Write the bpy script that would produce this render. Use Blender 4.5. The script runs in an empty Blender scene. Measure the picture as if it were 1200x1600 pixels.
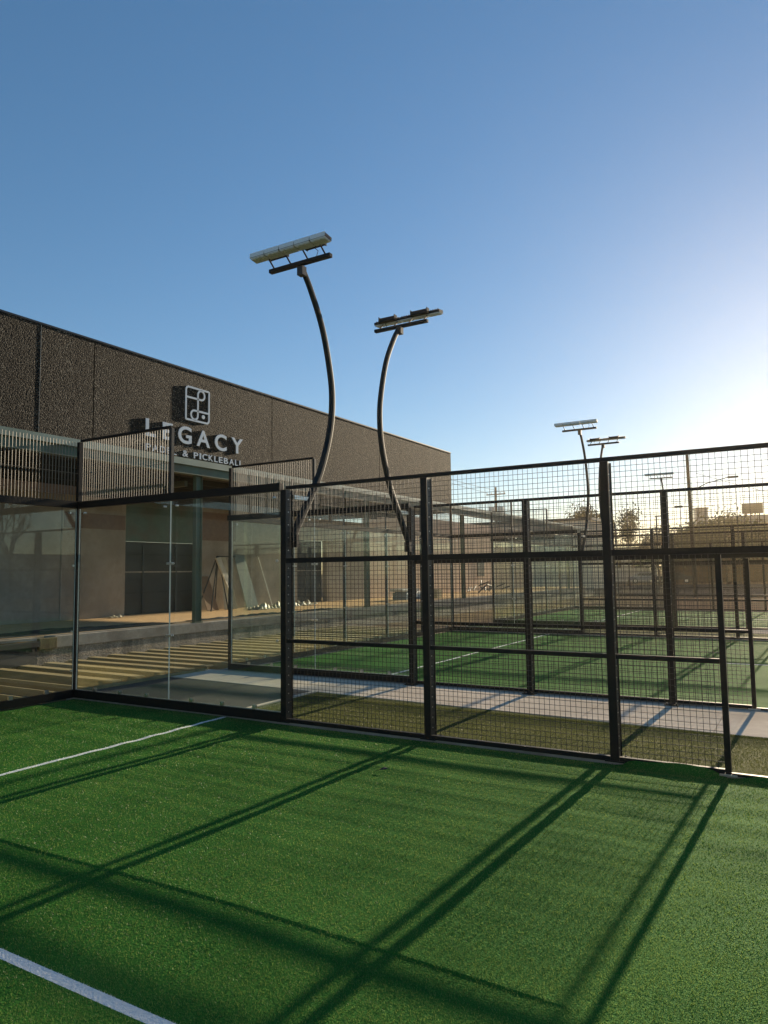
import bpy, math, random
import numpy as np
from mathutils import Vector, Matrix
random.seed(7); rng = np.random.default_rng(7)
R = math.radians
scene = bpy.context.scene
col = scene.collection

# ---------------------------------------------------------------- camera
cam_d = bpy.data.cameras.new('camera'); cam = bpy.data.objects.new('camera', cam_d); col.objects.link(cam)
scene.camera = cam
CAM = Vector((9.6442, -7.1074, 1.8117))
yaw, pit, rol = -0.5328, 0.0835, -0.0129
F = Vector((math.sin(yaw)*math.cos(pit), math.cos(yaw)*math.cos(pit), math.sin(pit)))
Rt = Vector((math.cos(yaw), -math.sin(yaw), 0)); Up = Rt.cross(F)
R2 = math.cos(rol)*Rt + math.sin(rol)*Up; U2 = -math.sin(rol)*Rt + math.cos(rol)*Up
cam.matrix_world = Matrix(((R2.x, U2.x, -F.x, CAM.x), (R2.y, U2.y, -F.y, CAM.y), (R2.z, U2.z, -F.z, CAM.z), (0, 0, 0, 1)))
cam_d.sensor_fit = 'VERTICAL'; cam_d.sensor_height = 36; cam_d.sensor_width = 27
cam_d.lens = 1124.3/1600*36; cam_d.clip_start = 0.05; cam_d.clip_end = 3000

# ---------------------------------------------------------------- sky and sun
AZ, EL = R(2.2), R(13.6)
world = bpy.data.worlds.new('World'); scene.world = world; world.use_nodes = True
wn = world.node_tree.nodes; wl = world.node_tree.links
sky = wn.new('ShaderNodeTexSky'); sky.sky_type = 'NISHITA'; sky.sun_disc = False
sky.sun_elevation = EL; sky.sun_rotation = AZ; sky.air_density = 1.0; sky.dust_density = 0.12; sky.ozone_density = 3.0; sky.altitude = 50
gm = wn.new('ShaderNodeGamma'); gm.inputs[1].default_value = 0.82; wl.new(sky.outputs[0], gm.inputs[0])
hs = wn.new('ShaderNodeHueSaturation'); hs.inputs['Saturation'].default_value = 1.24
tn = wn.new('ShaderNodeMix'); tn.data_type = 'RGBA'; tn.blend_type = 'MULTIPLY'; tn.inputs[0].default_value = 1; tn.inputs[7].default_value = (1.10, 1.0, .97, 1)
wl.new(gm.outputs[0], hs.inputs['Color']); wl.new(hs.outputs[0], tn.inputs[6]); wl.new(tn.outputs[2], wn['Background'].inputs[0]); wn['Background'].inputs[1].default_value = 0.099
sun_d = bpy.data.lights.new('sun', 'SUN'); sun_d.energy = 5.0; sun_d.angle = R(0.6); sun_d.color = (1.0, 0.82, 0.58)
sun = bpy.data.objects.new('sun', sun_d); col.objects.link(sun)
to_sun = Vector((math.sin(AZ)*math.cos(EL), math.cos(AZ)*math.cos(EL), math.sin(EL)))
sun.rotation_euler = to_sun.to_track_quat('Z', 'Y').to_euler(); sun.location = (9, 30, 20)
scene.view_settings.view_transform = 'Standard'; scene.view_settings.look = 'None'
scene.view_settings.exposure = 0.92; scene.view_settings.gamma = 1.0; scene.view_settings.use_curve_mapping = False
scene.cycles.max_bounces = 8; scene.cycles.transparent_max_bounces = 24; scene.cycles.caustics_reflective = False; scene.cycles.caustics_refractive = False

# ---------------------------------------------------------------- helpers
class MB:
    """collects shapes; build() links them as ONE mesh object"""
    def __init__(s): s.v = []; s.f = []; s.m = []
    def add(s, vs, fs, mi=0):
        o = len(s.v); s.v += [tuple(v) for v in vs]; s.f += [tuple(i+o for i in f) for f in fs]; s.m += [mi]*len(fs); return s
    def box(s, x0, x1, y0, y1, z0, z1, mi=0):
        return s.add([(x0,y0,z0),(x1,y0,z0),(x1,y1,z0),(x0,y1,z0),(x0,y0,z1),(x1,y0,z1),(x1,y1,z1),(x0,y1,z1)],
                     [(3,2,1,0),(4,5,6,7),(0,1,5,4),(1,2,6,5),(2,3,7,6),(3,0,4,7)], mi)
    def hexa(s, p, mi=0):   # 8 points, bottom ring then top ring
        return s.add(p, [(3,2,1,0),(4,5,6,7),(0,1,5,4),(1,2,6,5),(2,3,7,6),(3,0,4,7)], mi)
    def tube(s, pts, r, n=8, mi=0, caps=True):
        pts = [Vector(p) for p in pts]; rs = r if isinstance(r, (list, tuple)) else [r]*len(pts)
        vs, fs = [], []; ref = None
        for i, p in enumerate(pts):
            t = (pts[min(i+1, len(pts)-1)] - pts[max(i-1, 0)]).normalized()
            if ref is None or abs(ref.dot(t)) > .95: ref = Vector((0,0,1)) if abs(t.z) < .9 else Vector((1,0,0))
            a = t.cross(ref).normalized(); b = a.cross(t).normalized(); ref = b
            for k in range(n):
                an = 2*math.pi*k/n; vs.append(p + rs[i]*(math.cos(an)*a + math.sin(an)*b))
        for i in range(len(pts)-1):
            for k in range(n): fs.append((i*n+k, i*n+(k+1) % n, (i+1)*n+(k+1) % n, (i+1)*n+k))
        if caps: fs.append(tuple(range(n))[::-1]); fs.append(tuple((len(pts)-1)*n+k for k in range(n)))
        return s.add(vs, fs, mi)
    def prism(s, poly, z0, z1, mi=0):
        n = len(poly)
        vs = [(x,y,z0) for x,y in poly] + [(x,y,z1) for x,y in poly]
        return s.add(vs, [tuple(range(n))[::-1], tuple(range(n,2*n))] + [(i,(i+1)%n,n+(i+1)%n,n+i) for i in range(n)], mi)
    def disc(s, c, axis, r, h, n=10, mi=0):
        a = Vector(axis)*h/2; return s.tube([Vector(c)-a, Vector(c)+a], r, n, mi)
    def mesh(s, name, mats, smooth=False):
        me = bpy.data.meshes.new(name); me.from_pydata(s.v, [], s.f)
        for m in (mats if isinstance(mats, (list, tuple)) else [mats]): me.materials.append(m)
        me.polygons.foreach_set('material_index', s.m)
        if smooth: me.polygons.foreach_set('use_smooth', [True]*len(s.f))
        me.update(); return me
    def build(s, name, mats, parent=None, loc=(0,0,0), smooth=False, bevel=0):
        o = obj(name, s.mesh(name, mats, smooth), parent, loc)
        if bevel:
            b = o.modifiers.new('bevel', 'BEVEL'); b.width = bevel; b.segments = 2; b.limit_method = 'ANGLE'; b.angle_limit = R(40)
        return o
def obj(name, me, parent=None, loc=(0,0,0)):
    o = bpy.data.objects.new(name, me); col.objects.link(o); o.location = loc
    if parent is not None: o.parent = parent
    return o
def tag(o, label=None, cat=None, group=None, kind=None):
    if label: o['label'] = label
    if cat: o['category'] = cat
    if group: o['group'] = group
    if kind: o['kind'] = kind
    return o
def thing(name, label, cat, loc=(0,0,0), rz=0, group=None):
    o = bpy.data.objects.new(name, None); o.empty_display_size = .2; col.objects.link(o)
    o.location = loc; o.rotation_euler = (0,0,rz)
    return tag(o, label, cat, group)
def copy_tree(o, parent=None):
    c = o.copy(); col.objects.link(c)
    if parent is not None: c.parent = parent
    for ch in list(o.children): copy_tree(ch, c)
    return c
def dup(o, loc, rz, label):
    c = copy_tree(o); c.location = loc; c.rotation_euler = (0,0,rz); c['label'] = label; return c

# ---------------------------------------------------------------- materials
def nodes(name):
    m = bpy.data.materials.new(name); m.use_nodes = True
    return m, m.node_tree.nodes, m.node_tree.links, m.node_tree.nodes['Principled BSDF']
def surf(name, c1, c2=None, scale=20, rough=.6, bump=0, bscale=None, metal=0, spec=.5, detail=6, stretch=(1,1,1), c3=None, s3=2, lo=.35, hi=.65):
    m, N, L, P = nodes(name)
    P.inputs['Roughness'].default_value = rough; P.inputs['Metallic'].default_value = metal; P.inputs['Specular IOR Level'].default_value = spec
    P.inputs['Base Color'].default_value = (*c1, 1)
    if rough >= .85:      # chalky, matt surfaces: no sheen at all
        D = N.new('ShaderNodeBsdfDiffuse'); D.inputs['Color'].default_value = (*c1,1); L.new(D.outputs[0], N['Material Output'].inputs[0]); bc, nm = D.inputs['Color'], D.inputs['Normal']
    else: bc, nm = P.inputs['Base Color'], P.inputs['Normal']
    if c2 is None and not bump: return m
    tc = N.new('ShaderNodeTexCoord'); mp = N.new('ShaderNodeMapping'); mp.inputs['Scale'].default_value = stretch
    L.new(tc.outputs['Object'], mp.inputs[0])
    if c2 is not None:
        n = N.new('ShaderNodeTexNoise'); n.inputs['Scale'].default_value = scale; n.inputs['Detail'].default_value = detail; n.inputs['Roughness'].default_value = .65
        L.new(mp.outputs[0], n.inputs['Vector'])
        mr = N.new('ShaderNodeMapRange'); mr.inputs[1].default_value = lo; mr.inputs[2].default_value = hi; L.new(n.outputs['Fac'], mr.inputs[0])
        mx = N.new('ShaderNodeMix'); mx.data_type = 'RGBA'; mx.inputs[6].default_value = (*c1,1); mx.inputs[7].default_value = (*c2,1)
        L.new(mr.outputs[0], mx.inputs[0]); out = mx.outputs[2]
        if c3 is not None:
            n3 = N.new('ShaderNodeTexNoise'); n3.inputs['Scale'].default_value = s3; n3.inputs['Detail'].default_value = 4; L.new(mp.outputs[0], n3.inputs['Vector'])
            mr3 = N.new('ShaderNodeMapRange'); mr3.inputs[1].default_value = .45; mr3.inputs[2].default_value = .7; L.new(n3.outputs['Fac'], mr3.inputs[0])
            mx3 = N.new('ShaderNodeMix'); mx3.data_type = 'RGBA'; L.new(out, mx3.inputs[6]); mx3.inputs[7].default_value = (*c3,1)
            L.new(mr3.outputs[0], mx3.inputs[0]); out = mx3.outputs[2]
        L.new(out, bc)
    if bump:
        nb = N.new('ShaderNodeTexNoise'); nb.inputs['Scale'].default_value = bscale or scale*2; nb.inputs['Detail'].default_value = 4
        L.new(mp.outputs[0], nb.inputs['Vector'])
        b = N.new('ShaderNodeBump'); b.inputs['Strength'].default_value = 1; b.inputs['Distance'].default_value = bump
        L.new(nb.outputs['Fac'], b.inputs['Height']); L.new(b.outputs[0], nm)
    return m
def aggregate(name, stones, matrix, scale, bump, rough=.85):
    """exposed-aggregate concrete: coloured pebbles in a dark matrix, with large vertical weather stains"""
    m, N, L, P = nodes(name); P.inputs['Roughness'].default_value = rough; P.inputs['Specular IOR Level'].default_value = .3
    tc = N.new('ShaderNodeTexCoord')
    v = N.new('ShaderNodeTexVoronoi'); v.inputs['Scale'].default_value = scale; L.new(tc.outputs['Object'], v.inputs['Vector'])
    sep = N.new('ShaderNodeSeparateColor'); L.new(v.outputs['Color'], sep.inputs[0])
    cr = N.new('ShaderNodeValToRGB'); L.new(sep.outputs[0], cr.inputs[0])
    while len(cr.color_ramp.elements) < len(stones): cr.color_ramp.elements.new(.5)
    for i, c in enumerate(stones):
        cr.color_ramp.elements[i].position = i/(len(stones)-1); cr.color_ramp.elements[i].color = (*c,1)
    mr = N.new('ShaderNodeMapRange'); mr.inputs[1].default_value = .25; mr.inputs[2].default_value = .6; L.new(v.outputs['Distance'], mr.inputs[0])
    mx = N.new('ShaderNodeMix'); mx.data_type = 'RGBA'; L.new(mr.outputs[0], mx.inputs[0]); L.new(cr.outputs[0], mx.inputs[6]); mx.inputs[7].default_value = (*matrix,1)
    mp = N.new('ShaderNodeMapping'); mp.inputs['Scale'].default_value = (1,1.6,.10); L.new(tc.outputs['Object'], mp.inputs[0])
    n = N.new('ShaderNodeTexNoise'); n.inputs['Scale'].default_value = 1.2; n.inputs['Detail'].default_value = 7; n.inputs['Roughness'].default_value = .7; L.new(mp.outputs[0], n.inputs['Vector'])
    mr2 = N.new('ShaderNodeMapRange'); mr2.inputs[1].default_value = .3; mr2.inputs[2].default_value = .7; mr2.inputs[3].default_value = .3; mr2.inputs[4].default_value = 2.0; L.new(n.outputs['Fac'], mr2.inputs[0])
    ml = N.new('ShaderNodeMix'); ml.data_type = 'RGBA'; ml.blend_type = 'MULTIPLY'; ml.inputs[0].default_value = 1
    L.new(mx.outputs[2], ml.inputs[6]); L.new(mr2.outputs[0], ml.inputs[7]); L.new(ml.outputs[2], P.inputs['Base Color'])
    b = N.new('ShaderNodeBump'); b.invert = True; b.inputs['Distance'].default_value = bump; L.new(v.outputs['Distance'], b.inputs['Height']); L.new(b.outputs[0], P.inputs['Normal'])
    return m
def glass_mat(name, tint, rough=0.0):
    m = bpy.data.materials.new(name); m.use_nodes = True; N = m.node_tree.nodes; L = m.node_tree.links
    N.remove(N['Principled BSDF']); out = N['Material Output']
    t = N.new('ShaderNodeBsdfTransparent'); t.inputs[0].default_value = (*tint,1)
    g = N.new('ShaderNodeBsdfGlossy'); g.inputs['Roughness'].default_value = rough; g.inputs[0].default_value = (.95,1,.97,1)
    lw = N.new('ShaderNodeLayerWeight'); lw.inputs[0].default_value = .5      # facing: 0 head on, 1 grazing, the same on both faces
    pw = N.new('ShaderNodeMath'); pw.operation = 'POWER'; L.new(lw.outputs['Facing'], pw.inputs[0]); pw.inputs[1].default_value = 5
    fr = N.new('ShaderNodeMath'); fr.operation = 'MULTIPLY_ADD'; L.new(pw.outputs[0], fr.inputs[0]); fr.inputs[1].default_value = .95; fr.inputs[2].default_value = .045
    mx = N.new('ShaderNodeMixShader'); L.new(fr.outputs[0], mx.inputs[0]); L.new(t.outputs[0], mx.inputs[1]); L.new(g.outputs[0], mx.inputs[2])
    tc = N.new('ShaderNodeTexCoord'); nz = N.new('ShaderNodeTexNoise'); nz.inputs['Scale'].default_value = 2.2; nz.inputs['Detail'].default_value = 9; nz.inputs['Roughness'].default_value = .7; L.new(tc.outputs['Object'], nz.inputs['Vector'])
    mr = N.new('ShaderNodeMapRange'); mr.inputs[1].default_value = .42; mr.inputs[2].default_value = .8; mr.inputs[3].default_value = .008; mr.inputs[4].default_value = .07; L.new(nz.outputs['Fac'], mr.inputs[0])
    df = N.new('ShaderNodeBsdfDiffuse'); df.inputs[0].default_value = (.6,.57,.5,1); m2 = N.new('ShaderNodeMixShader')
    L.new(mr.outputs[0], m2.inputs[0]); L.new(mx.outputs[0], m2.inputs[1]); L.new(df.outputs[0], m2.inputs[2])
    L.new(m2.outputs[0], out.inputs[0]); return m

M = {}
M['black'] = surf('black_powder_coat', (.005,.0055,.006), (.009,.009,.0095), 30, .5, spec=.22)
M['web'] = surf('brownish_black_steel', (.022,.019,.017), (.045,.038,.032), 14, .5)  # lighter, browner black than the flanges
M['galv'] = surf('galvanised_steel', (.5,.5,.48), (.62,.61,.58), 25, .38, metal=.9)
M['wire'] = surf('black_wire', (.018,.017,.016), None, rough=.35)
M['bar'] = surf('coated_bar', (.17,.145,.115), (.22,.19,.15), 30, .4)
M['pole'] = surf('teal_grey_pole', (.010,.016,.019), (.014,.021,.024), 6, .65, spec=.18)
M['glass'] = glass_mat('tempered_glass', (.965,.988,.975))
M['edge'] = surf('sunlit_glass_edge', (.75,.75,.68), (.82,.82,.75), 20, .4)  # pale colour stands in for sunlight scattering through the glass edges
M['nickel'] = surf('brushed_nickel', (.65,.63,.6), None, rough=.3, metal=1)
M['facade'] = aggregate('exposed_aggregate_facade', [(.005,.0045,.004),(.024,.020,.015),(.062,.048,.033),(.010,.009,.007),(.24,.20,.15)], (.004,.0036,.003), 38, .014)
M['pebble'] = aggregate('pebble_dash_dock', [(.28,.22,.165),(.42,.34,.26),(.55,.47,.38),(.33,.27,.21)], (.2,.165,.125), 38, .012)
M['coping'] = surf('dark_coping', (.03,.035,.04), None, rough=.4, metal=.4)
M['green_steel'] = surf('green_painted_steel', (.055,.105,.065), (.075,.13,.085), 5, .5, c3=(.09,.09,.05), s3=1.5)
M['lit_green'] = surf('lit_green_steel', (.28,.34,.27), (.36,.4,.32), 4, .5, c3=(.2,.24,.17), s3=1)  # lit beam face: same green steel, with the light put into a paler colour
M['concrete'] = surf('weathered_concrete', (.36,.32,.27), (.46,.41,.35), 9, .9, .003, 60, c3=(.28,.24,.2), s3=1.2)
M['path'] = surf('pale_concrete_path', (.68,.58,.46), (.76,.66,.53), 7, .85, .002, 90, c3=(.58,.49,.38), s3=.8)
M['dockfloor'] = surf('tan_concrete_floor', (.68,.47,.27), (.76,.54,.32), 3, .85, .002, 40)
M['recess'] = surf('stained_recess_wall', (.38,.325,.26), (.46,.395,.32), 5, .9, .004, 70, c3=(.29,.245,.195), s3=.7)
M['redband'] = surf('red_brown_band', (.2,.12,.085), (.25,.155,.11), 6, .8)
M['dark'] = surf('dark_interior', (.008,.007,.006), (.014,.012,.01), 3, .7)
M['door'] = surf('dark_door_paint', (.012,.012,.010), (.02,.02,.016), 4, .5)
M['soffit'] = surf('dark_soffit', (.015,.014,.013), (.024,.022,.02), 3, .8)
M['roofing'] = surf('grey_roofing', (.2,.2,.2), (.26,.26,.25), 3, .9)
M['timber'] = surf('treated_timber', (.30,.23,.095), (.42,.33,.15), 10, .75, .002, 60, stretch=(.12,1,1), c3=(.24,.2,.1), s3=3)
M['timber_old'] = surf('old_timber_block', (.28,.22,.12), (.16,.12,.07), 18, .85, .004, 50, stretch=(1,1,.3))
M['rubber'] = surf('black_rubber', (.008,.008,.008), (.014,.014,.014), 30, .7, .004, 60)
M['fabric'] = surf('weed_fabric', (.02,.022,.024), (.035,.037,.04), 12, .75, .004, 9)
M['white_line'] = surf('white_turf', (.72,.74,.76), (.6,.63,.65), 200, .8)
M['letter'] = surf('silver_white_letter', (.82,.82,.83), None, rough=.35)
M['sheeting'] = surf('plastic_sheeting', (.62,.55,.38), (.75,.68,.5), 6, .45, .02, 6)
M['clearboard'] = surf('green_grey_board', (.13,.16,.12), (.17,.2,.15), 5, .35)
M['brownboard'] = surf('brown_board', (.25,.15,.08), (.3,.19,.1), 6, .8)
M['housing'] = surf('light_housing', (.012,.012,.013), None, rough=.55, spec=.2)
M['led'] = surf('led_lens', (.86,.83,.80), (.72,.70,.67), 60, .4)
M['dirt'] = surf('brown_dirt_and_asphalt', (.17,.125,.085), (.24,.18,.13), .8, .95, .02, 4, c3=(.13,.10,.08), s3=.09, detail=10)
M['asphalt'] = surf('asphalt', (.055,.055,.06), (.08,.08,.085), 6, .85, .004, 50)
M['brick'] = surf('brown_brick', (.06,.04,.032), (.09,.06,.045), 2, .9)
M['peach'] = surf('peach_stucco', (.80,.60,.43), (.85,.66,.48), 1.5, .9)  # bright peach; on the far building it stands in for sunlight
M['pink'] = surf('pink_plaster', (.40,.29,.24), (.46,.34,.29), 2, .9)
M['cream'] = surf('cream_wall', (.6,.56,.48), (.66,.62,.54), 1, .8)
M['metal_roof'] = surf('grey_metal_cladding', (.12,.14,.17), (.15,.17,.2), 1, .5)
M['bark'] = surf('bark', (.09,.065,.045), (.14,.1,.07), 12, .9, .02, 20)
M['leaf'] = surf('leaves', (.03,.042,.015), (.06,.068,.024), 1.2, .6)
M['leaf_dry'] = surf('dry_leaves', (.13,.11,.05), (.19,.15,.07), 1.2, .6)
M['wood_pole'] = surf('weathered_wood_pole', (.12,.09,.065), (.17,.13,.1), 9, .9)
M['carpaint'] = surf('silver_car_paint', (.5,.5,.52), None, rough=.25, metal=.6)
M['carpaint2'] = surf('dark_car_paint', (.06,.07,.09), None, rough=.25, metal=.4)
M['carglass'] = surf('car_window', (.02,.025,.03), None, rough=.08)
M['tyre'] = surf('tyre', (.02,.02,.02), None, rough=.8)
M['bluetarp'] = surf('blue_grey_tarp', (.16,.24,.32), (.26,.33,.4), 4, .5, .03, 5)
M['cardboard'] = surf('yellowish_crate', (.45,.38,.2), (.5,.42,.24), 8, .8)

# turf: the weave of a sheet with the court's white lines laid into it (lines stay where they are on the court)
LINES = [(3.02,3.08,-10,0), (3.05,10.0,-4.93,-4.87), (3.02,3.08,3.5,13.35), (3.02,3.08,16.9,26.7), (3.05,20,8.35,8.41), (3.05,20,21.7,21.76)]
def turf_mat(name, c1, c2, blades=False, lines=True, white=(.86,.85,.82)):
    m, N, L, P = nodes(name)
    ge = N.new('ShaderNodeNewGeometry'); n = N.new('ShaderNodeTexNoise'); n.inputs['Scale'].default_value = 260 if blades else 120; n.inputs['Detail'].default_value = 3
    L.new(ge.outputs['Position'], n.inputs['Vector'])
    n2 = N.new('ShaderNodeTexNoise'); n2.inputs['Scale'].default_value = 1.3; n2.inputs['Detail'].default_value = 5; L.new(ge.outputs['Position'], n2.inputs['Vector'])
    ad = N.new('ShaderNodeMath'); ad.operation = 'ADD'; L.new(ge.outputs['Random Per Island'] if blades else n.outputs['Fac'], ad.inputs[0]); L.new(n2.outputs['Fac'], ad.inputs[1])
    mr = N.new('ShaderNodeMapRange'); mr.inputs[1].default_value = .55 if blades else .75; mr.inputs[2].default_value = 1.45 if blades else 1.25; L.new(ad.outputs[0], mr.inputs[0])
    mx = N.new('ShaderNodeMix'); mx.data_type = 'RGBA'; mx.inputs[6].default_value = (*c1,1); mx.inputs[7].default_value = (*c2,1); L.new(mr.outputs[0], mx.inputs[0])
    out = mx.outputs[2]
    if lines:
        sx = N.new('ShaderNodeSeparateXYZ'); L.new(ge.outputs['Position'], sx.inputs[0])
        def cmp(o, a, b):
            c = N.new('ShaderNodeMath'); c.operation = 'COMPARE'; L.new(o, c.inputs[0]); c.inputs[1].default_value = (a+b)/2; c.inputs[2].default_value = (b-a)/2; return c.outputs[0]
        acc = None
        for (x0,x1,y0,y1) in LINES:
            mu = N.new('ShaderNodeMath'); mu.operation = 'MULTIPLY'; L.new(cmp(sx.outputs[0],x0,x1), mu.inputs[0]); L.new(cmp(sx.outputs[1],y0,y1), mu.inputs[1])
            if acc is None: acc = mu.outputs[0]
            else:
                a = N.new('ShaderNodeMath'); a.operation = 'MAXIMUM'; L.new(acc, a.inputs[0]); L.new(mu.outputs[0], a.inputs[1]); acc = a.outputs[0]
        m2 = N.new('ShaderNodeMix'); m2.data_type = 'RGBA'; L.new(acc, m2.inputs[0]); L.new(out, m2.inputs[6]); m2.inputs[7].default_value = (*white,1); out = m2.outputs[2]
    L.new(out, P.inputs['Base Color'])
    P.inputs['Roughness'].default_value = .5 if blades else .8; P.inputs['Specular IOR Level'].default_value = .5 if blades else .03
    if blades:
        tr = N.new('ShaderNodeBsdfTranslucent'); L.new(out, tr.inputs[0]); ms = N.new('ShaderNodeMixShader'); ms.inputs[0].default_value = .45
        L.new(P.outputs[0], ms.inputs[1]); L.new(tr.outputs[0], ms.inputs[2]); L.new(ms.outputs[0], N['Material Output'].inputs[0])
    else:
        nb = N.new('ShaderNodeTexNoise'); nb.inputs['Scale'].default_value = 90; nb.inputs['Detail'].default_value = 3; L.new(ge.outputs['Position'], nb.inputs['Vector'])
        b = N.new('ShaderNodeBump'); b.inputs['Distance'].default_value = .012; L.new(nb.outputs['Fac'], b.inputs['Height'])
        D = N.new('ShaderNodeBsdfDiffuse'); L.new(out, D.inputs['Color']); L.new(b.outputs[0], D.inputs['Normal']); L.new(b.outputs[0], P.inputs['Normal']); P.inputs['Specular IOR Level'].default_value = .2
        ms = N.new('ShaderNodeMixShader'); ms.inputs[0].default_value = .38; L.new(D.outputs[0], ms.inputs[1]); L.new(P.outputs[0], ms.inputs[2]); L.new(ms.outputs[0], N['Material Output'].inputs[0])
    return m
M['turf'] = turf_mat('green_turf', (.028,.125,.016), (.052,.185,.026))
M['blade'] = turf_mat('green_turf_fibre', (.020,.100,.018), (.27,.37,.09), True)
M['olive'] = turf_mat('olive_turf', (.075,.085,.022), (.12,.13,.035), False, False)
M['blade_olive'] = turf_mat('olive_turf_fibre', (.05,.065,.018), (.19,.20,.06), True, False)

# ---------------------------------------------------------------- ground, paths, turf
def sheet(name, poly, z, mat, th=.03):
    o = MB().prism(poly, z-th, z).build(name, mat); return tag(o, kind='structure')
def rect(x0,x1,y0,y1): return [(x0,y0),(x1,y0),(x1,y1),(x0,y1)]
tag(obj('ground', MB().add([(-900,-500,-.09),(900,-500,-.09),(900,1400,-.09),(-900,1400,-.09)], [(0,1,2,3)]).mesh('ground', M['dirt'])), kind='structure')
sheet('road', rect(-8,120,45,84), -.06, M['asphalt'], .02)
def slab_path(x0, x1, yl, yh, z):
    b = MB(); x = x0
    while x < x1-.1:
        w = min(1.52, x1-x); b.prism([(x+.004,yl(x)),(x+w-.004,yl(x+w)),(x+w-.004,yh),(x+.004,yh)], z-.03, z); x += w
    tag(b.build('path', M['path']), kind='structure')
slab_path(-.5, 20, lambda x: 2.25-.054*(x+.5) if x < 9.2 else 1.72, 3.28, -.005)
sheet('path', [(-.6,15.6),(20,15.2),(20,16.66),(-.6,16.66)], -.005, M['path'])
sheet('ground_fabric', [(-.38,.12),(2.93,.12),(2.93,2.06),(-.38,2.22)], -.012, M['fabric'])
sheet('path_edging', [(2.93,.12),(3.01,.12),(3.01,2.05),(2.93,2.06)], .004, M['path'])
sheet('turf_verge', [(3.01,.12),(20,.12),(20,1.59),(9.2,1.71),(3.01,2.05)], -.012, M['olive'])
sheet('turf_verge', [(-.4,13.5),(20,13.5),(20,15.19),(-.4,15.59)], -.012, M['olive'])
for (y0,y1) in ((.005,.11),(3.29,3.45),(13.32,13.49),(16.67,16.84),(26.7,26.9)):
    sheet('ring_beam', rect(-.2,20,y0,y1), -.002, M['concrete'], .12)
def turf_h(X, Y):
    h = .0038*np.sin(Y*15+1.3*np.sin(X*.9)+.6*np.sin(X*2.3))*np.exp(-((Y+1.2)/1.1)**2)
    h = h + .004*np.sin(X*1.7+Y*.8)*np.sin(Y*2.1-X*.4)
    ys = -3.99+.02*np.sin(X*1.1)
    d = Y-ys
    step = np.where(d > 0, .007*np.clip(d/.012,0,1)*np.exp(-np.clip(d-.03,0,None)/.16), 0)
    fade = np.clip((8.75-X)/.25, 0, 1)
    # the turf edge rides up against the fence foot beside and inside the doorway
    e = np.clip((Y+.13)/.11, 0, 1)**1.5
    curl = .085*e*np.clip((X-8.0-.5*(.0-Y))/.10, 0, 1)*np.clip((8.93-X)/.14, 0, 1)*(.85+.15*np.sin(X*9)) + .045*e*np.clip((X-8.97)/.2, 0, 1)
    return h + step*fade + curl
def turf_sheet(name, x0, x1, ys, z, mat, fn=None, nx=240):
    xs = np.linspace(x0, x1, nx); ys = np.array(ys); X, Y = np.meshgrid(xs, ys)
    Z = z + (fn(X, Y) if fn else 0*X)
    v = np.stack([X.ravel(), Y.ravel(), Z.ravel()], 1); ny = len(ys)
    idx = np.arange(nx*ny).reshape(ny, nx)
    f = np.stack([idx[:-1,:-1].ravel(), idx[:-1,1:].ravel(), idx[1:,1:].ravel(), idx[1:,:-1].ravel()], 1)
    me = bpy.data.meshes.new(name); me.from_pydata(v.tolist(), [], f.tolist()); me.materials.append(mat)
    me.polygons.foreach_set('use_smooth', [True]*len(f)); me.update()
    return tag(obj(name, me), kind='structure')
ZT = -.022
ys = np.concatenate([np.linspace(-11,-4.15,90), np.linspace(-4.12,-3.8,90), np.linspace(-3.77,-.16,145), np.linspace(-.15,-.026,24)])
turf_sheet('court_turf', .02, 12, ys, ZT, M['turf'], turf_h, 200)
turf_sheet('court_turf', .02, 19.98, np.linspace(3.452,13.318,60), ZT, M['turf'], lambda X,Y: .004*np.sin(X*1.7+Y*.8)*np.sin(Y*2.1), 60)
turf_sheet('court_turf', .02, 19.98, np.linspace(16.842,26.698,60), ZT, M['turf'], lambda X,Y: .004*np.sin(X*1.7+Y*.8)*np.sin(Y*2.1), 60)

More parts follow.
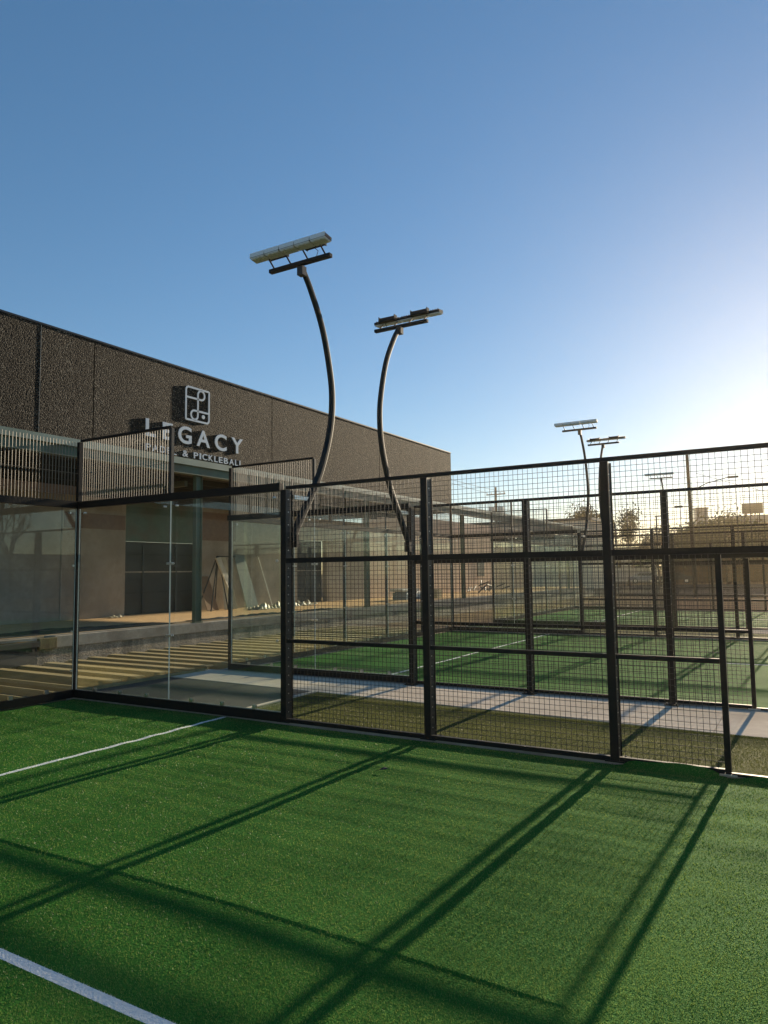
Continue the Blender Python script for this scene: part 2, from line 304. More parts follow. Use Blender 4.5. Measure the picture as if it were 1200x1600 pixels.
def blade_patch(name, mat, label, x0, x1, y0, y1, z, fn, dens, hmax):
    """turf fibres: leaning tapered blades, denser where you can see them singly"""
    P = []
    for gx in np.arange(x0, x1, .5):
        for gy in np.arange(y0, y1, .5):
            d = math.hypot(gx+.25-CAM.x, gy+.25-CAM.y, 1.8)
            n, w = dens(d)
            n = int(n*.25)
            if n <= 0: continue
            p = np.empty((n,3)); p[:,0] = rng.uniform(gx, min(gx+.5,x1), n); p[:,1] = rng.uniform(gy, min(gy+.5,y1), n); p[:,2] = w; P.append(p)
    P = np.concatenate(P); n = len(P)
    a = rng.uniform(0, 2*np.pi, n); lean = rng.uniform(0, 1, n)*.9; la = rng.uniform(0, 2*np.pi, n)
    H = hmax*rng.uniform(.55, 1, n)
    zz = z + (fn(P[:,0], P[:,1]) if fn else 0) - .001
    hw = P[:,2]/2
    v = np.empty((n,3,3))
    v[:,0,0] = P[:,0]-np.cos(a)*hw; v[:,0,1] = P[:,1]-np.sin(a)*hw; v[:,0,2] = zz
    v[:,1,0] = P[:,0]+np.cos(a)*hw; v[:,1,1] = P[:,1]+np.sin(a)*hw; v[:,1,2] = zz
    v[:,2,0] = P[:,0]+np.cos(la)*lean*H; v[:,2,1] = P[:,1]+np.sin(la)*lean*H; v[:,2,2] = zz+H
    me = bpy.data.meshes.new(name)
    me.vertices.add(n*3); me.vertices.foreach_set('co', v.ravel().astype(np.float32))
    me.loops.add(n*3); me.loops.foreach_set('vertex_index', np.arange(n*3, dtype=np.int32))
    me.polygons.add(n); me.polygons.foreach_set('loop_start', np.arange(0, n*3, 3, dtype=np.int32)); me.polygons.foreach_set('loop_total', np.full(n, 3, dtype=np.int32))
    me.materials.append(mat); me.update(calc_edges=True); me.validate()
    return tag(obj(name, me), label, None, kind='stuff')
def dens1(d):
    if d < 4.2: return 20000, .0025
    if d < 5.5: return 9000, .0042
    if d < 7.5: return 4500, .006
    return 2500, .009
blade_patch('artificial_grass', M['blade'], 'short green synthetic grass fibres covering the nearest court', .1, 11, -6.2, -.03, ZT, turf_h, dens1, .0115)
blade_patch('artificial_grass', M['blade_olive'], 'olive brown synthetic grass beyond the first mesh fence', 3.05, 10.6, .14, 1.75, -.012, None, lambda d: (6000,.006), .014)

# ---------------------------------------------------------------- court fences
PITCH = .0526
_pm = {}
def mesh_panel(w, h):
    k = (round(w,3), round(h,3))
    if k not in _pm:
        b = MB(); r = .0024
        n = int(round(w/PITCH)); 
        for i in range(1, n): x = w*i/n; b.tube([(x,-.0025,0),(x,-.0025,h)], r, 6, caps=False)
        n = int(round(h/PITCH))
        for i in range(1, n): z = h*i/n; b.tube([(0,.0022,z),(w,.0022,z)], r, 6, caps=False)
        _pm[k] = b.mesh('mesh_panel', M['wire'], True)
    return _pm[k]
def fin_panel(w, h):
    k = ('f', round(w,3), round(h,3))
    if k not in _pm:
        b = MB(); n = int(round(w/PITCH))
        for i in range(1, n): x = w*i/n; b.tube([(x,0,0),(x,0,h)], .0055, 8, caps=False)
        b.tube([(0,.0105,h*.47),(w,.0105,h*.47)], .0035, 6, caps=False)
        _pm[k] = b.mesh('slat_panel', M['bar'], True)
    return _pm[k]
def post_mb(z0, z1, side, bolts=True, w=.08, d=.12):
    b = MB(); s = side
    y = lambda a: a*s
    def bx(x0,x1,a,c,z0,z1,mi=0): b.box(x0,x1,min(y(a),y(c)),max(y(a),y(c)),z0,z1,mi)
    bx(-w/2, w/2, -.022, -.012, z0, z1)                # flange toward the court
    bx(-w/2+.012, w/2-.010, -.0115, d-.008, z0, z1, 1)       # web
    bx(-w/2, w/2, d-.0075, d, z0, z1)
    if bolts:
        z = z0+.12
        while z < z1-.08:
            b.disc((w/2-.009, y(d*.35), z), (1,0,0), .007, .008, 6, 2); z += .11 if z < 2 else .16
    return b
MATP = [M['black'], M['web'], M['nickel']]
def clamp(parent, loc, wide=True):
    b = MB(); b.box(-.035 if wide else -.02, .035 if wide else .02, -.016, .016, -.012, .012)
    for sx in ((-1,1) if wide else (0,)):
        b.disc((sx*.045, -.014, 0), (0,1,0), .017, .012, 10); b.disc((sx*.045, .014, 0), (0,1,0), .017, .012, 10)
    b.build('glass_clamp', M['nickel'], parent, loc)
def glass(root, u0, u1, side, z0=.1215, z1=2.84):
    g = MB().box(u0+.006, u1-.006, -.006, .006, z0, z1).build('glass_panel', M['glass'], root)
    for e in (u0+.0005, u1-.0055): MB().box(e, e+.005, -.0065, .0065, z0, z1).build('lit_edge_strip', M['edge'], g)
    for k in (.22, .5, .78):
        u = u0+(u1-u0)*k
        bb = MB(); bb.box(u-.03, u+.03, -.012, -.0065, z0-.01, z0+.045); bb.box(u-.03, u+.03, .0065, .012, z0-.01, z0+.045); bb.disc((u, 0, z0+.03), (0,1,0), .012, .04, 8)
        bb.build('base_clamp', M['nickel'], g)
    for k in (.06, .94):
        u = u0+(u1-u0)*k; MB().disc((u, 0, z1-.07), (0,1,0), .014, .045, 10).build('bolt', M['nickel'], g)
    return g
ZF = 3.875
def side_fence(label, loc, side):
    t = thing('court_side_fence', label, 'fence', loc, 0, 'long side fences of the padel courts')
    s = side
    # corner frame + glass part
    MB().box(-.03,.03,-.03,.03,.0,2.845).build('corner_post', M['black'], t)
    MB().box(-.03,.03,-.03,.03,2.952,ZF).build('corner_post', M['black'], t)
    MB().box(0,3.955,-.03,.03,.0,.113).build('base_beam', M['black'], t)
    MB().box(.03,3.955,-.012,.012,.1135,.121).build('glazing_channel', M['galv'], t)
    MB().box(-.06,3.955,-.035,.035,2.848,2.95).build('top_beam', M['black'], t)
    MB().box(1.975,2.025,-.025,.025,2.952,ZF).build('upright', M['web'], t)
    MB().box(.035,2.0,-.02,.02,ZF+.001,ZF+.035).build('cap_rail', M['black'], t)
    obj('slat_panel', fin_panel(1.94,.92), t, (.032, 0, 2.952))
    glass(t, .035, 2.0, s); glass(t, 2.0, 3.955, s)
    for z in (.98, 1.97):
        clamp(t, (2.0, 0, z))
    for z in (.98, 1.97): MB().disc((3.9,-s*.016,z),(0,1,0),.017,.014,10).build('glass_clamp', M['nickel'], t)
    # posts
    for u in (4.0, 5.979, 7.958, 12.0):
        post_mb(.0, 2.86, s).build('post', MATP, t, (u,0,0))
        MB().box(-.09,.09,min(-s*.03,s*.2),max(-s*.03,s*.2),-.001,.012).disc((-.06,s*.165,.015),(0,0,1),.013,.02,6).disc((.06,s*.165,.015),(0,0,1),.013,.02,6).build('base_plate', M['black'], t, (u,0,0))
    for u in (8.93, 10.96):
        MB().box(-.025,.025,-.025,.025,0,1.93).build('door_post', [M['black']], t, (u,0,0))
        MB().box(-.07,.07,-.05,.05,-.001,.012).build('base_plate', M['galv'], t, (u,0,0))
    MB().box(4.042,11.957,-.022,.022,2.862,2.902).build('top_rail', M['black'], t)
    spans = [(4.042,5.937),(6.021,7.916),(8.0,11.958)]
    for a,b_ in spans: MB().box(a,b_,-.022,.028,1.94,2.0).build('middle_rail', M['black'], t)
    for a,b_ in ((4.042,5.937),(6.021,7.916),(8.0,8.903),(10.987,11.958)):
        MB().box(a,b_,-.015,.015,.962,1.006).build('lower_rail', M['black'], t)
        MB().box(a,b_,-.022,.022,.004,.050).build('base_rail', M['black'], t)
        obj('mesh_panel', mesh_panel(b_-a, .906), t, (a,0,.052)); obj('mesh_panel', mesh_panel(b_-a, .928), t, (a,0,1.009))
    for a,b_ in ((4.042,5.937),(6.021,7.916),(8.0,9.90),(9.94,11.958)):
        obj('mesh_panel', mesh_panel(b_-a, .86), t, (a,0,2.001))
    MB().box(9.902,9.938,-.02,.02,2.001,2.861).build('upright', M['black'], t)
    MB().box(8.957,10.933,-.02,.02,-.001,.024).build('threshold', M['black'], t)
    return t
fa = side_fence('black mesh and glass fence of the nearest court, in front of the concrete path', (0,0,0), 1)
fb = side_fence('second fence in line, standing on the far edge of the concrete path', (0,3.386,0), -1)
dup(fa, (0,13.386,0), 0, 'third fence in line, at the far side of the middle court')
dup(fb, (0,16.77,0), 0, 'fourth fence in line, at the near side of the farthest court')
dup(fa, (0,26.77,0), 0, 'farthest side fence, last before the bare ground and road')

def back_fence(label, loc):
    t = thing('court_back_fence', label, 'fence', loc, R(-90), 'glass back walls of the padel courts')   # local u runs toward -Y, +v is court side
    for k in range(5):
        a, b_ = .035+2*k if k == 0 else 2.0*k, 2.0*(k+1) if k < 4 else 9.97
        g = glass(t, a, b_, -1)
        obj('slat_panel', fin_panel(b_-a, .92), t, (a, 0, 2.952))
        if k < 4:
            MB().box(b_-.02,b_+.02,-.07,-.02,0,2.846).build('post', M['black'], t)
            for z in (.98,1.97): clamp(t, (b_,0,z))
    for z in (.98, 1.97, .4): MB().disc((.08,.016,z),(0,1,0),.017,.014,10).build('glass_clamp', M['nickel'], t)
    MB().box(.033,9.966,-.028,.028,0,.113).build('base_beam', M['black'], t)
    MB().box(.037,9.965,-.033,.033,2.848,2.95).build('top_beam', M['black'], t)
    for u in (2,4,6,8): MB().box(u-.02,u+.02,-.06,-.021,2.952,ZF).build('upright', M['web'], t)
    return t
ba = back_fence('glass back wall of the nearest court, running off the left edge', (0,0,0))
dup(ba, (0,13.386,0), R(-90), 'glass back wall closing the middle court by the timber deck')
dup(ba, (0,26.77,0), R(-90), 'glass back wall of the farthest court')

# ---------------------------------------------------------------- curved floodlight masts
def smooth_path(pts, n=26):
    pts = [np.array(p, float) for p in pts]; P = [2*pts[0]-pts[1]]+pts+[2*pts[-1]-pts[-2]]; out = []
    for i in range(1, len(P)-2):
        for k in range(6):
            t = k/6; a,b,c,d = P[i-1],P[i],P[i+1],P[i+2]
            out.append(.5*((2*b)+(-a+c)*t+(2*a-5*b+4*c-d)*t*t+(-a+3*b-3*c+d)*t**3))
    out.append(pts[-1]); return out
def mast():
    t = thing('floodlight_mast', 'x', 'floodlight', (0,0,0), 0, 'curved floodlight masts on the court fences')   # +y = away from the court
    c = smooth_path([(.125,2.20),(.16,2.34),(.47,2.79),(.73,3.2),(.94,3.75),(1.0,4.2),(.95,4.6),(.78,5.15),(.52,5.6),(.33,5.84)])
    b = MB(); vs=[]; fs=[]
    prof = [(.04,.5),(.032,1),(-.032,1),(-.04,.5),(-.04,-.5),(-.032,-1),(.032,-1),(.04,-.5)]
    for i,(y,z) in enumerate(c):
        y2,z2 = c[min(i+1,len(c)-1)]; y1,z1 = c[max(i-1,0)]; T = Vector((0,y2-y1,z2-z1)).normalized(); Nn = Vector((0,T.z,-T.y))
        sc = 1-.25*i/len(c)
        for (px,pn) in prof: vs.append(Vector((px*sc,y,z))+Nn*pn*.043*sc)
    n = len(prof)
    for i in range(len(c)-1):
        for k in range(n): fs.append((i*n+k, i*n+(k+1)%n, (i+1)*n+(k+1)%n, (i+1)*n+k))
    fs.append(tuple(range(n))[::-1]); fs.append(tuple((len(c)-1)*n+k for k in range(n)))
    b.add(vs, fs).build('pole', M['pole'], t)
    MB().box(-.022,.022,.122,.42,2.75,2.80).build('bracket', M['galv'], t)
    MB().box(-.05,.05,.121,.18,2.14,2.3).build('foot_bracket', M['black'], t)
    MB().box(-.045,.045,.27,.36,5.74,5.86).build('mast_head', M['web'], t)
    MB().box(-.5,.5,.24,.31,5.862,5.912).build('crossbar', M['black'], t, bevel=.004)
    TL = R(-6)                                           # modules tip toward the court
    def P(x, a, h): return Vector((x, .13 - a*.66*math.cos(TL) - h*.7*math.sin(TL), 6.055 - a*.66*math.sin(TL) + h*.7*math.cos(TL)))
    for i in range(5):
        x0 = -.675+i*.248; x1 = x0+.243
        hb = MB().hexa([P(x0,-.11,-.03),P(x1,-.11,-.03),P(x1,.11,-.03),P(x0,.11,-.03),P(x0,-.11,.035),P(x1,-.11,.035),P(x1,.11,.035),P(x0,.11,.035)])
        for k in range(5):
            xx = x0+.03+k*.043; hb.hexa([P(xx,-.1,.035),P(xx+.006,-.1,.035),P(xx+.006,.1,.035),P(xx,.1,.035),P(xx,-.1,.06),P(xx+.006,-.1,.06),P(xx+.006,.1,.06),P(xx,.1,.06)])
        hm = hb.build('lamp_module', M['housing'], t)
        lb = MB().hexa([P(x0+.006,-.105,-.048),P(x1-.006,-.105,-.048),P(x1-.006,.105,-.048),P(x0+.006,.105,-.048),P(x0+.006,-.105,-.0305),P(x1-.006,-.105,-.0305),P(x1-.006,.105,-.0305),P(x0+.006,.105,-.0305)])
        for kx in range(3):
            for ky in range(2):
                cx = x0+.045+kx*.076; cy = -.05+ky*.1
                lb.hexa([P(cx-.03,cy-.035,-.062),P(cx+.03,cy-.035,-.062),P(cx+.03,cy+.035,-.062),P(cx-.03,cy+.035,-.062),P(cx-.034,cy-.04,-.0485),P(cx+.034,cy-.04,-.0485),P(cx+.034,cy+.04,-.0485),P(cx-.034,cy+.04,-.0485)])
        lb.build('lens', M['led'], hm)
        # white front lip, the side turned to the court
        MB().hexa([P(x0+.002,.111,-.028),P(x1-.002,.111,-.028),P(x1-.002,.117,-.028),P(x0+.002,.117,-.028),P(x0+.002,.111,.055),P(x1-.002,.111,.055),P(x1-.002,.117,.055),P(x0+.002,.117,.055)]).build('front_lip', M['led'], hm)
    for x in (-.42,-.14,.14,.42):
        MB().tube([(x,.27,5.905),(x-.03,.17,6.035)], .011, 6).build('strut', M['housing'], t)
    for x in (-.33,.28):
        b = MB().box(x-.15,x+.15,.18,.27,6.03,6.10)
        for q in (-.155,.145): b.box(x+q,x+q+.01,.175,.275,6.02,6.125)
        b.build('driver_box', M['housing'], t, bevel=.004)
    MB().tube([(.26,.28,5.91),(.30,.27,5.99),(.24,.2,6.05)], .005, 5).build('cable', M['black'], t)
    return t
m1 = mast(); m1.location = (4.05,0,0)
m1['label'] = 'nearest curved mast with white floodlight panels facing the camera'
dup(m1, (3.99,3.386,0), R(180), 'second curved mast, its dark floodlight bar seen from behind against blue sky')
dup(m1, (4.05,13.386,0), 0, 'left and taller looking of the two distant masts side by side')
dup(m1, (4.05,16.77,0), R(180), 'right and darker of the two distant masts side by side')
dup(m1, (4.05,26.77,0), 0, 'farthest small floodlight mast, seen through the mesh at right')

# ---------------------------------------------------------------- timber deck frame
def plank(name, label, x0,x1,y0,y1,z0,z1,group, mat=None):
    o = MB().box(0,x1-x0,-(y1-y0)/2,(y1-y0)/2,0,z1-z0).build(name, mat or M['timber'], None, (x0,(y0+y1)/2,z0), bevel=.003)
    return tag(o, label, 'timber', group)
ORD = ['first','second','third','fourth','fifth','sixth','seventh','eighth','ninth','tenth','eleventh','twelfth','thirteenth','fourteenth','fifteenth','sixteenth','seventeenth','eighteenth','nineteenth','twentieth','twenty-first','twenty-second','twenty-third','twenty-fourth','twenty-fifth','twenty-sixth','twenty-seventh','twenty-eighth','twenty-ninth','thirtieth','thirty-first']
y = -2.6; i = 0; nb_ = 0
while y < 13.0:
    x1 = -.42 if y < 3.4 else (-.12)
    near = y < .8
    lab = (ORD[i]+' timber joist from the left end of the deck, bare edge showing' if near else ORD[i]+' timber joist from the left end, between dock wall and courts')
    o = plank('deck_joist', lab, -3.97, x1, y-.02, y+.02, -.16, .03+.004*random.random(), 'joists of the unfinished timber deck' if near else 'joists of the deck beside the dock')
    if y > 1.0:
        w = .19; o2 = plank('deck_board', ORD[nb_]+' pale deck board from the left, lying on the joists by the dock', -3.95+random.random()*.06, x1-random.random()*.12, y-.02, y-.02+w, .036, .062, 'loose boards on the deck frame')
        o2.rotation_euler[2] = R(random.uniform(-.5,.5)); nb_ += 1
    y += .53; i += 1
plank('rim_joist', 'long treated rim joist along the court side of the deck', -.40,-.36,-2.8,3.1,-.14,.034,None)
sheet('deck_subsoil', rect(-3.98,-.36,-9,14), -.085, M['dirt'], .004)
sheet('path', rect(-.35,-.07,3.30,14), -.03, M['path'])

# ---------------------------------------------------------------- warehouse
BX, BY0, BY1 = -4.0, -15.45, 22.0
wh = thing('warehouse', 'long dark pebble-faced warehouse with green steel canopy and loading dock', 'building', (BX,0,0))
def W(name, x0,x1,y0,y1,z0,z1,mat,parent=None,bevel=0):
    return MB().box(x0-BX,x1-BX,y0,y1,z0,z1).build(name, mat, parent or wh, bevel=bevel)
js = [-15.45,-9.2,-2.95,3.27,9.5,15.75,22.0]
for a,b_ in zip(js[:-1], js[1:]):
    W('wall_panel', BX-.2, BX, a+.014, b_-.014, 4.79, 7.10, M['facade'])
W('inner_wall', BX-.3, BX-.205, BY0, BY1-.02, 4.5, 7.08, M['dark'])
W('seam_strip', BX, BX+.004, 1.95, 1.962, 4.8, 7.09, M['concrete'])
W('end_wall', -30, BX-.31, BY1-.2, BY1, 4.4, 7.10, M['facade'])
W('coping', BX-.26, BX+.010, BY0, BY1+.02, 7.10, 7.14, M['coping'])
W('roof', -30, BX-.31, BY0, BY1-.21, 6.8, 6.95, M['roofing'])
fb_ = MB().box(-.16,.05,BY0,BY1+23,4.62,4.785,0).build('fascia_beam', M['lit_green'], wh)
MB().box(-.12,-.02,BY0,BY1+23,4.41,4.618).build('beam_web', M['green_steel'], wh)
MB().box(-.16,.06,BY0,BY1+23,4.385,4.408).build('beam_flange', M['green_steel'], wh)
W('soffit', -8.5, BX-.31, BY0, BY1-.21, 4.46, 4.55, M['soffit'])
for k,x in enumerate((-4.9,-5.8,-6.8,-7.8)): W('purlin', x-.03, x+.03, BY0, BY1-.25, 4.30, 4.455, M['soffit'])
for yy in np.arange(-10.1, 46, 8.33):
    c = MB().box(-.14,.0,-.15,.15,.575,.60).box(-.13,-.01,-.11,-.10,.60,4.384).box(-.13,-.01,.10,.11,.60,4.384).box(-.075,-.062,-.10,.10,.60,4.384)
    c.build('column', M['green_steel'], wh, (0,yy,0))
    if yy < BY1: W('cross_beam', -8.5, BX-.5, yy-.05, yy+.05, 4.15, 4.295, M['green_steel'])
# recessed wall with openings
RX = -8.5
walls = [(-15.4,7.95),(11.05,16.6),(18.7,22.0)]
for a,b_ in walls: W('recessed_wall', RX-.25, RX, a+.002, b_-.002, .575, 4.14, M['recess'])
for a,b_,zt in ((7.95,11.05,2.88),(16.6,18.7,3.2)):
    W('lintel', RX-.25, RX-.01, a, b_, zt, 4.14, M['green_steel'] if a < 10 else M['recess'])
    d = W('dock_door', RX-.35, RX-.3, a, b_, .58, zt-.002, M['door'])
    for zz in (1.25,1.9,2.45): MB().box(RX-.298-BX, RX-.27-BX, a+.05, b_-.05, zz, zz+.04).build('door_rail', M['concrete'] if zz == 1.9 else M['dark'], d)
    for q in (a+.9, b_-.8): MB().box(RX-.298-BX, RX-.26-BX, q, q+.05, .6, zt-.1).build('door_stile', M['coping'], d)
W('painted_band', RX, RX+.006, 5.8, 7.93, 3.2, 3.65, M['redband'])
W('painted_band', RX, RX+.006, 11.07, 12.9, 3.0, 4.0, M['redband'])
W('wall_conduit', RX, RX+.03, 5.72, 5.75, .6, 4.1, M['concrete'])
W('stucco_wall', RX-.25, RX, 22.01, 45.9, .575, 4.75, M['peach'])
W('window', RX+.021, RX+.05, 35.1, 36.2, 1.5, 2.85, M['door'])
W('dock_lip', BX-.4, BX, 2.47, 46, .33, .57, M['concrete'], bevel=.01)
W('dock_lip', BX-.4, BX, -15.4, 2.05, .52, .57, M['concrete'])
W('dock_face', BX-.4, BX-.025, -15.4, 46, -.1, .329, M['pebble'])
W('dock_floor', -12, BX-.405, -15.4, 46, -.1, .572, M['dockfloor'])
# dock leveller pit
lv = thing('dock_leveller', 'black ribbed steel dock leveller plate at the left of the dock wall', 'dock plate', (BX,0,0))
b = MB().box(-.02,.10,-1.6,2.0,.05,.30)
for k in range(26): b.box(.101,.115,-1.5+k*.135,-1.44+k*.135,.31,.36)
b.build('plate', M['rubber'], lv)
MB().box(-.02,.16,-1.6,2.02,.40,.50).build('bumper', M['rubber'], lv)
MB().box(-.02,.05,-1.6,2.02,.302,.399).build('hinge', M['dark'], lv)
tag(MB().box(0,.09,-.2,.2,0,.22).build('timber_block', M['timber_old'], None, (BX-.02,2.26,.33), bevel=.008), 'weathered timber bumper block set in the dock wall', 'timber')

def cloth(name, label, cat, poly_fn, mat, nx, ny, amp, seed):
    rs = np.random.default_rng(seed); vs=[]; ph = rs.uniform(0,6.28,8)
    for j in range(ny+1):
        for i in range(nx+1):
            u,v = i/nx, j/ny; p = Vector(poly_fn(u,v))
            e = min(1, 6*min(u,1-u,v,1-v)+.15)
            p.z += e*amp*(.5+.5*math.sin(u*17+ph[0]+3*v))*(.5+.5*math.sin(v*9+ph[1]+u*8)) + e*amp*.5*abs(math.sin(u*41+ph[2]+v*13))
            vs.append(p)
    fs = [(j*(nx+1)+i, j*(nx+1)+i+1, (j+1)*(nx+1)+i+1, (j+1)*(nx+1)+i) for j in range(ny) for i in range(nx)]
    b = MB().add(vs, fs); o = b.build(name, mat, None, smooth=True)
    sm = o.modifiers.new('solid','SOLIDIFY'); sm.thickness = .006
    return tag(o, label, cat)
cloth('ground_cloth', 'black landscape cloth lying rumpled along the dock edge', 'cloth', lambda u,v: (BX-.45-v*.85, -3+u*9.2, .582), M['fabric'], 120, 10, .05, 3)
cloth('ground_cloth', 'dark narrow cloth strip on the dock behind the first green column', 'cloth', lambda u,v: (BX-.5-v*.35, 6.9+u*7, .582), M['fabric'], 80, 6, .04, 5)
cloth('plastic_tarp', 'crumpled pale plastic tarp lying along the foot of the dock wall', 'tarp', lambda u,v: (-7.5+v*.7, 12.2+u*2.5, .58), M['sheeting'], 140, 30, .15, 8)
cloth('plastic_tarp', 'small crumpled white sheet on the dock beside the first dark doorway', 'tarp', lambda u,v: (-8.3+v*.25, 7.1+u*.5, .58), M['sheeting'], 60, 20, .05, 9)
cloth('plastic_tarp', 'small white tarp lump by the second dark doorway', 'tarp', lambda u,v: (-7.7+v*.5, 15.0+u*1.2, .58), M['sheeting'], 90, 30, .14, 11)

# leaning boards and plastic sheeting on the dock
def leaning(name, label, cat, y0, y1, yt0, yt1, zt, mat, th=.02, xb=-8.05, xt=-8.42, wavy=False):
    n = 14 if wavy else 1; b = MB()
    for k in range(n):
        a0 = y0+(y1-y0)*k/n; a1 = y0+(y1-y0)*(k+1)/n; c0 = yt0+(yt1-yt0)*k/n; c1 = yt0+(yt1-yt0)*(k+1)/n
        w0 = .05*math.sin(k*1.9) if wavy else 0; w1 = .05*math.sin((k+1)*1.9) if wavy else 0
        b.hexa([(xb+w0,a0,.585),(xb+th+w0,a0,.585),(xb+th+w1,a1,.585),(xb+w1,a1,.585),(xt+w0*.3,c0,zt),(xt+th+w0*.3,c0,zt),(xt+th+w1*.3,c1,zt),(xt+w1*.3,c1,zt)])
    return tag(b.build(name, mat), label, cat)
leaning('leaning_board', 'narrow brown board leaning on the dock wall beside the column', 'board', 11.0,11.55,10.9,11.4,1.75, M['brownboard'])
rk = thing('a_frame_rack', 'dark a-frame rack standing on the dock right of the green column', 'rack', (-7.75,11.3,.575))
for s in (-1,1): MB().tube([(0,.42*s,0),(-.1,0.02*s,1.85)], .022, 6).build('leg', M['dark'], rk)
for s in (-1,1): MB().tube([(-.65,.42*s,0),(-.12,.02*s,1.85)], .022, 6).build('leg', M['dark'], rk)
MB().tube([(-.11,-.05,1.85),(-.11,.9,1.85)], .022, 6).build('top_bar', M['dark'], rk)
tag(MB().hexa([(-7.66,11.50,1.42),(-7.60,11.50,1.42),(-7.60,11.72,1.46),(-7.66,11.72,1.46),(-7.80,11.10,2.36),(-7.74,11.10,2.36),(-7.74,11.3,2.4),(-7.80,11.3,2.4)]).build('hanging_sheet', M['sheeting']), 'cream plastic sheet hanging off the a-frame rack', 'sheet')
leaning('draped_sheet', 'tall cream plastic sheet draped against the wall, bunched at its foot', 'sheet', 11.85,12.45,12.0,12.25,2.45, M['sheeting'], wavy=True)
leaning('leaning_board', 'wide grey-green board leaning behind the middle court corner glass', 'board', 13.0,13.65,12.7,13.25,2.5, M['clearboard'])
leaning('leaning_pole', 'thin pale pole leaning on the dock wall right of the grey-green board', 'pole', 14.4,14.46,14.0,14.06,2.45, M['cream'], th=.03)
# stored things farther along the dock
tag(MB().box(-.35,.35,-.9,.9,0,.30).box(-.3,.3,-.8,.8,.30,.36).build('pallet_stack', M['bluetarp'], None, (-6.2,21.9,.575), bevel=.04), 'low blue-grey wrapped stack on the dock, beside the small yellow crate', 'stack')
tag(MB().box(-.35,.35,-.8,.8,0,.12).build('wrapped_slab', M['cream'], None, (-6.2,21.5,.94), bevel=.03), 'pale slab lying on top of the blue-grey wrapped stack', 'slab')
tag(MB().box(-.22,.22,-.25,.25,0,.4).build('crate', M['cardboard'], None, (-5.6,23.4,.575), bevel=.01), 'small yellowish crate on the dock beside the wrapped stack', 'crate')
dp = MB()
for k in range(14): 
    x,yy = random.uniform(-.5,.5), random.uniform(-1.6,1.6); a = random.uniform(-1,1)
    dp.tube([(x,yy,.05+random.random()*.5),(x+.4*math.sin(a),yy+1.0*math.cos(a),.1+random.random()*.6)], .04, 5)
tag(dp.build('debris_pile', M['dark'], None, (-6.4,31.5,.575)), 'dark heap of scrap lumber before the pink wall', 'debris')

# ---------------------------------------------------------------- sign on the facade
def glyph(ch, y0, y1, z0, z1, parent, name='letter', weight=.0, th=.018):
    cu = bpy.data.curves.new('glyph', 'FONT'); cu.body = ch; cu.size = 1; cu.extrude = .5; cu.offset = weight; cu.resolution_u = 6
    tmp = bpy.data.objects.new('glyph', cu); col.objects.link(tmp)
    me = bpy.data.meshes.new_from_object(tmp.evaluated_get(bpy.context.evaluated_depsgraph_get())); bpy.data.objects.remove(tmp)
    n = len(me.vertices); co = np.empty(n*3); me.vertices.foreach_get('co', co); co = co.reshape(-1,3)
    mn, mx = co.min(0), co.max(0)
    out = np.empty_like(co); out[:,1] = y0+(co[:,0]-mn[0])/(mx[0]-mn[0])*(y1-y0); out[:,2] = z0+(co[:,1]-mn[1])/(mx[1]-mn[1])*(z1-z0); out[:,0] = .001+(co[:,2]+.5)*th
    me.vertices.foreach_set('co', out.ravel()); me.materials.clear(); me.materials.append(M['letter']); me.update(); me.name = name
    return obj(name, me, parent)
sg = thing('wall_sign', 'silver-white LEGACY PADEL & PICKLEBALL lettering with square court emblem on dark wall', 'sign', (BX,0,0))
for ch,a,b_ in (('L',4.74,5.05),('E',5.27,5.60),('G',5.78,6.24),('A',6.42,6.90),('C',7.09,7.54),('Y',7.73,8.2)):
    dz = .012 if ch in 'GC' else 0
    glyph(ch, a, b_, 5.17-dz, 5.60+dz, sg, weight=.02)
word = 'PADEL & PICKLEBALL'; adv = {'P':.62,'A':.74,'D':.72,'E':.58,'L':.52,'&':.76,'I':.22,'C':.72,'K':.66,'B':.66,' ':.42}
tot = sum(adv[c]+.2 for c in word)-.2; x = 4.75; sc = (8.19-4.75)/tot
for c in word:
    if c != ' ': glyph(c, x, x+adv[c]*sc, 4.825, 4.985, sg, weight=.012)
    x += (adv[c]+.2)*sc
def stroke(pts, w, th=.018, closed=False):
    b = MB(); n = len(pts)
    L_, R_ = [], []
    for i,(y,z) in enumerate(pts):
        pm = pts[(i-1) % n] if (closed or i > 0) else pts[i]; pn = pts[(i+1) % n] if (closed or i < n-1) else pts[i]
        t = Vector((pn[0]-pm[0], pn[1]-pm[1])).normalized(); nn = Vector((-t.y,t.x))*w/2
        L_.append((y+nn.x,z+nn.y)); R_.append((y-nn.x,z-nn.y))
    vs = []
    for i in range(n):
        vs += [(.001,*L_[i]),(.001,*R_[i]),(th,*R_[i]),(th,*L_[i])]
    fs = []
    for i in range(n if closed else n-1):
        a = 4*i; c = 4*((i+1) % n)
        for k in range(4): fs.append((a+k, a+(k+1)%4, c+(k+1)%4, c+k))
    if not closed: fs += [(3,2,1,0),(4*n-4,4*n-3,4*n-2,4*n-1)]
    return b.add(vs, fs)
def arc(cy, cz, r, a0, a1, n=14, sy=1): return [(cy+r*sy*math.cos(R(a0+(a1-a0)*k/n)), cz+r*math.sin(R(a0+(a1-a0)*k/n))) for k in range(n+1)]
Y0,Y1,Z0,Z1 = 6.035,6.86,5.815,6.675; r = .09; LW = .05
outer = arc(Y1-.02,Z1-.02,.02,0,90,3)+arc(Y0+r,Z1-r,r,90,180,6)+arc(Y0+.02,Z0+.02,.02,180,270,3)+arc(Y1-r,Z0+r,r,270,360,6)
stroke(outer, LW, closed=True).build('emblem_frame', M['letter'], sg)
ym = 6.455
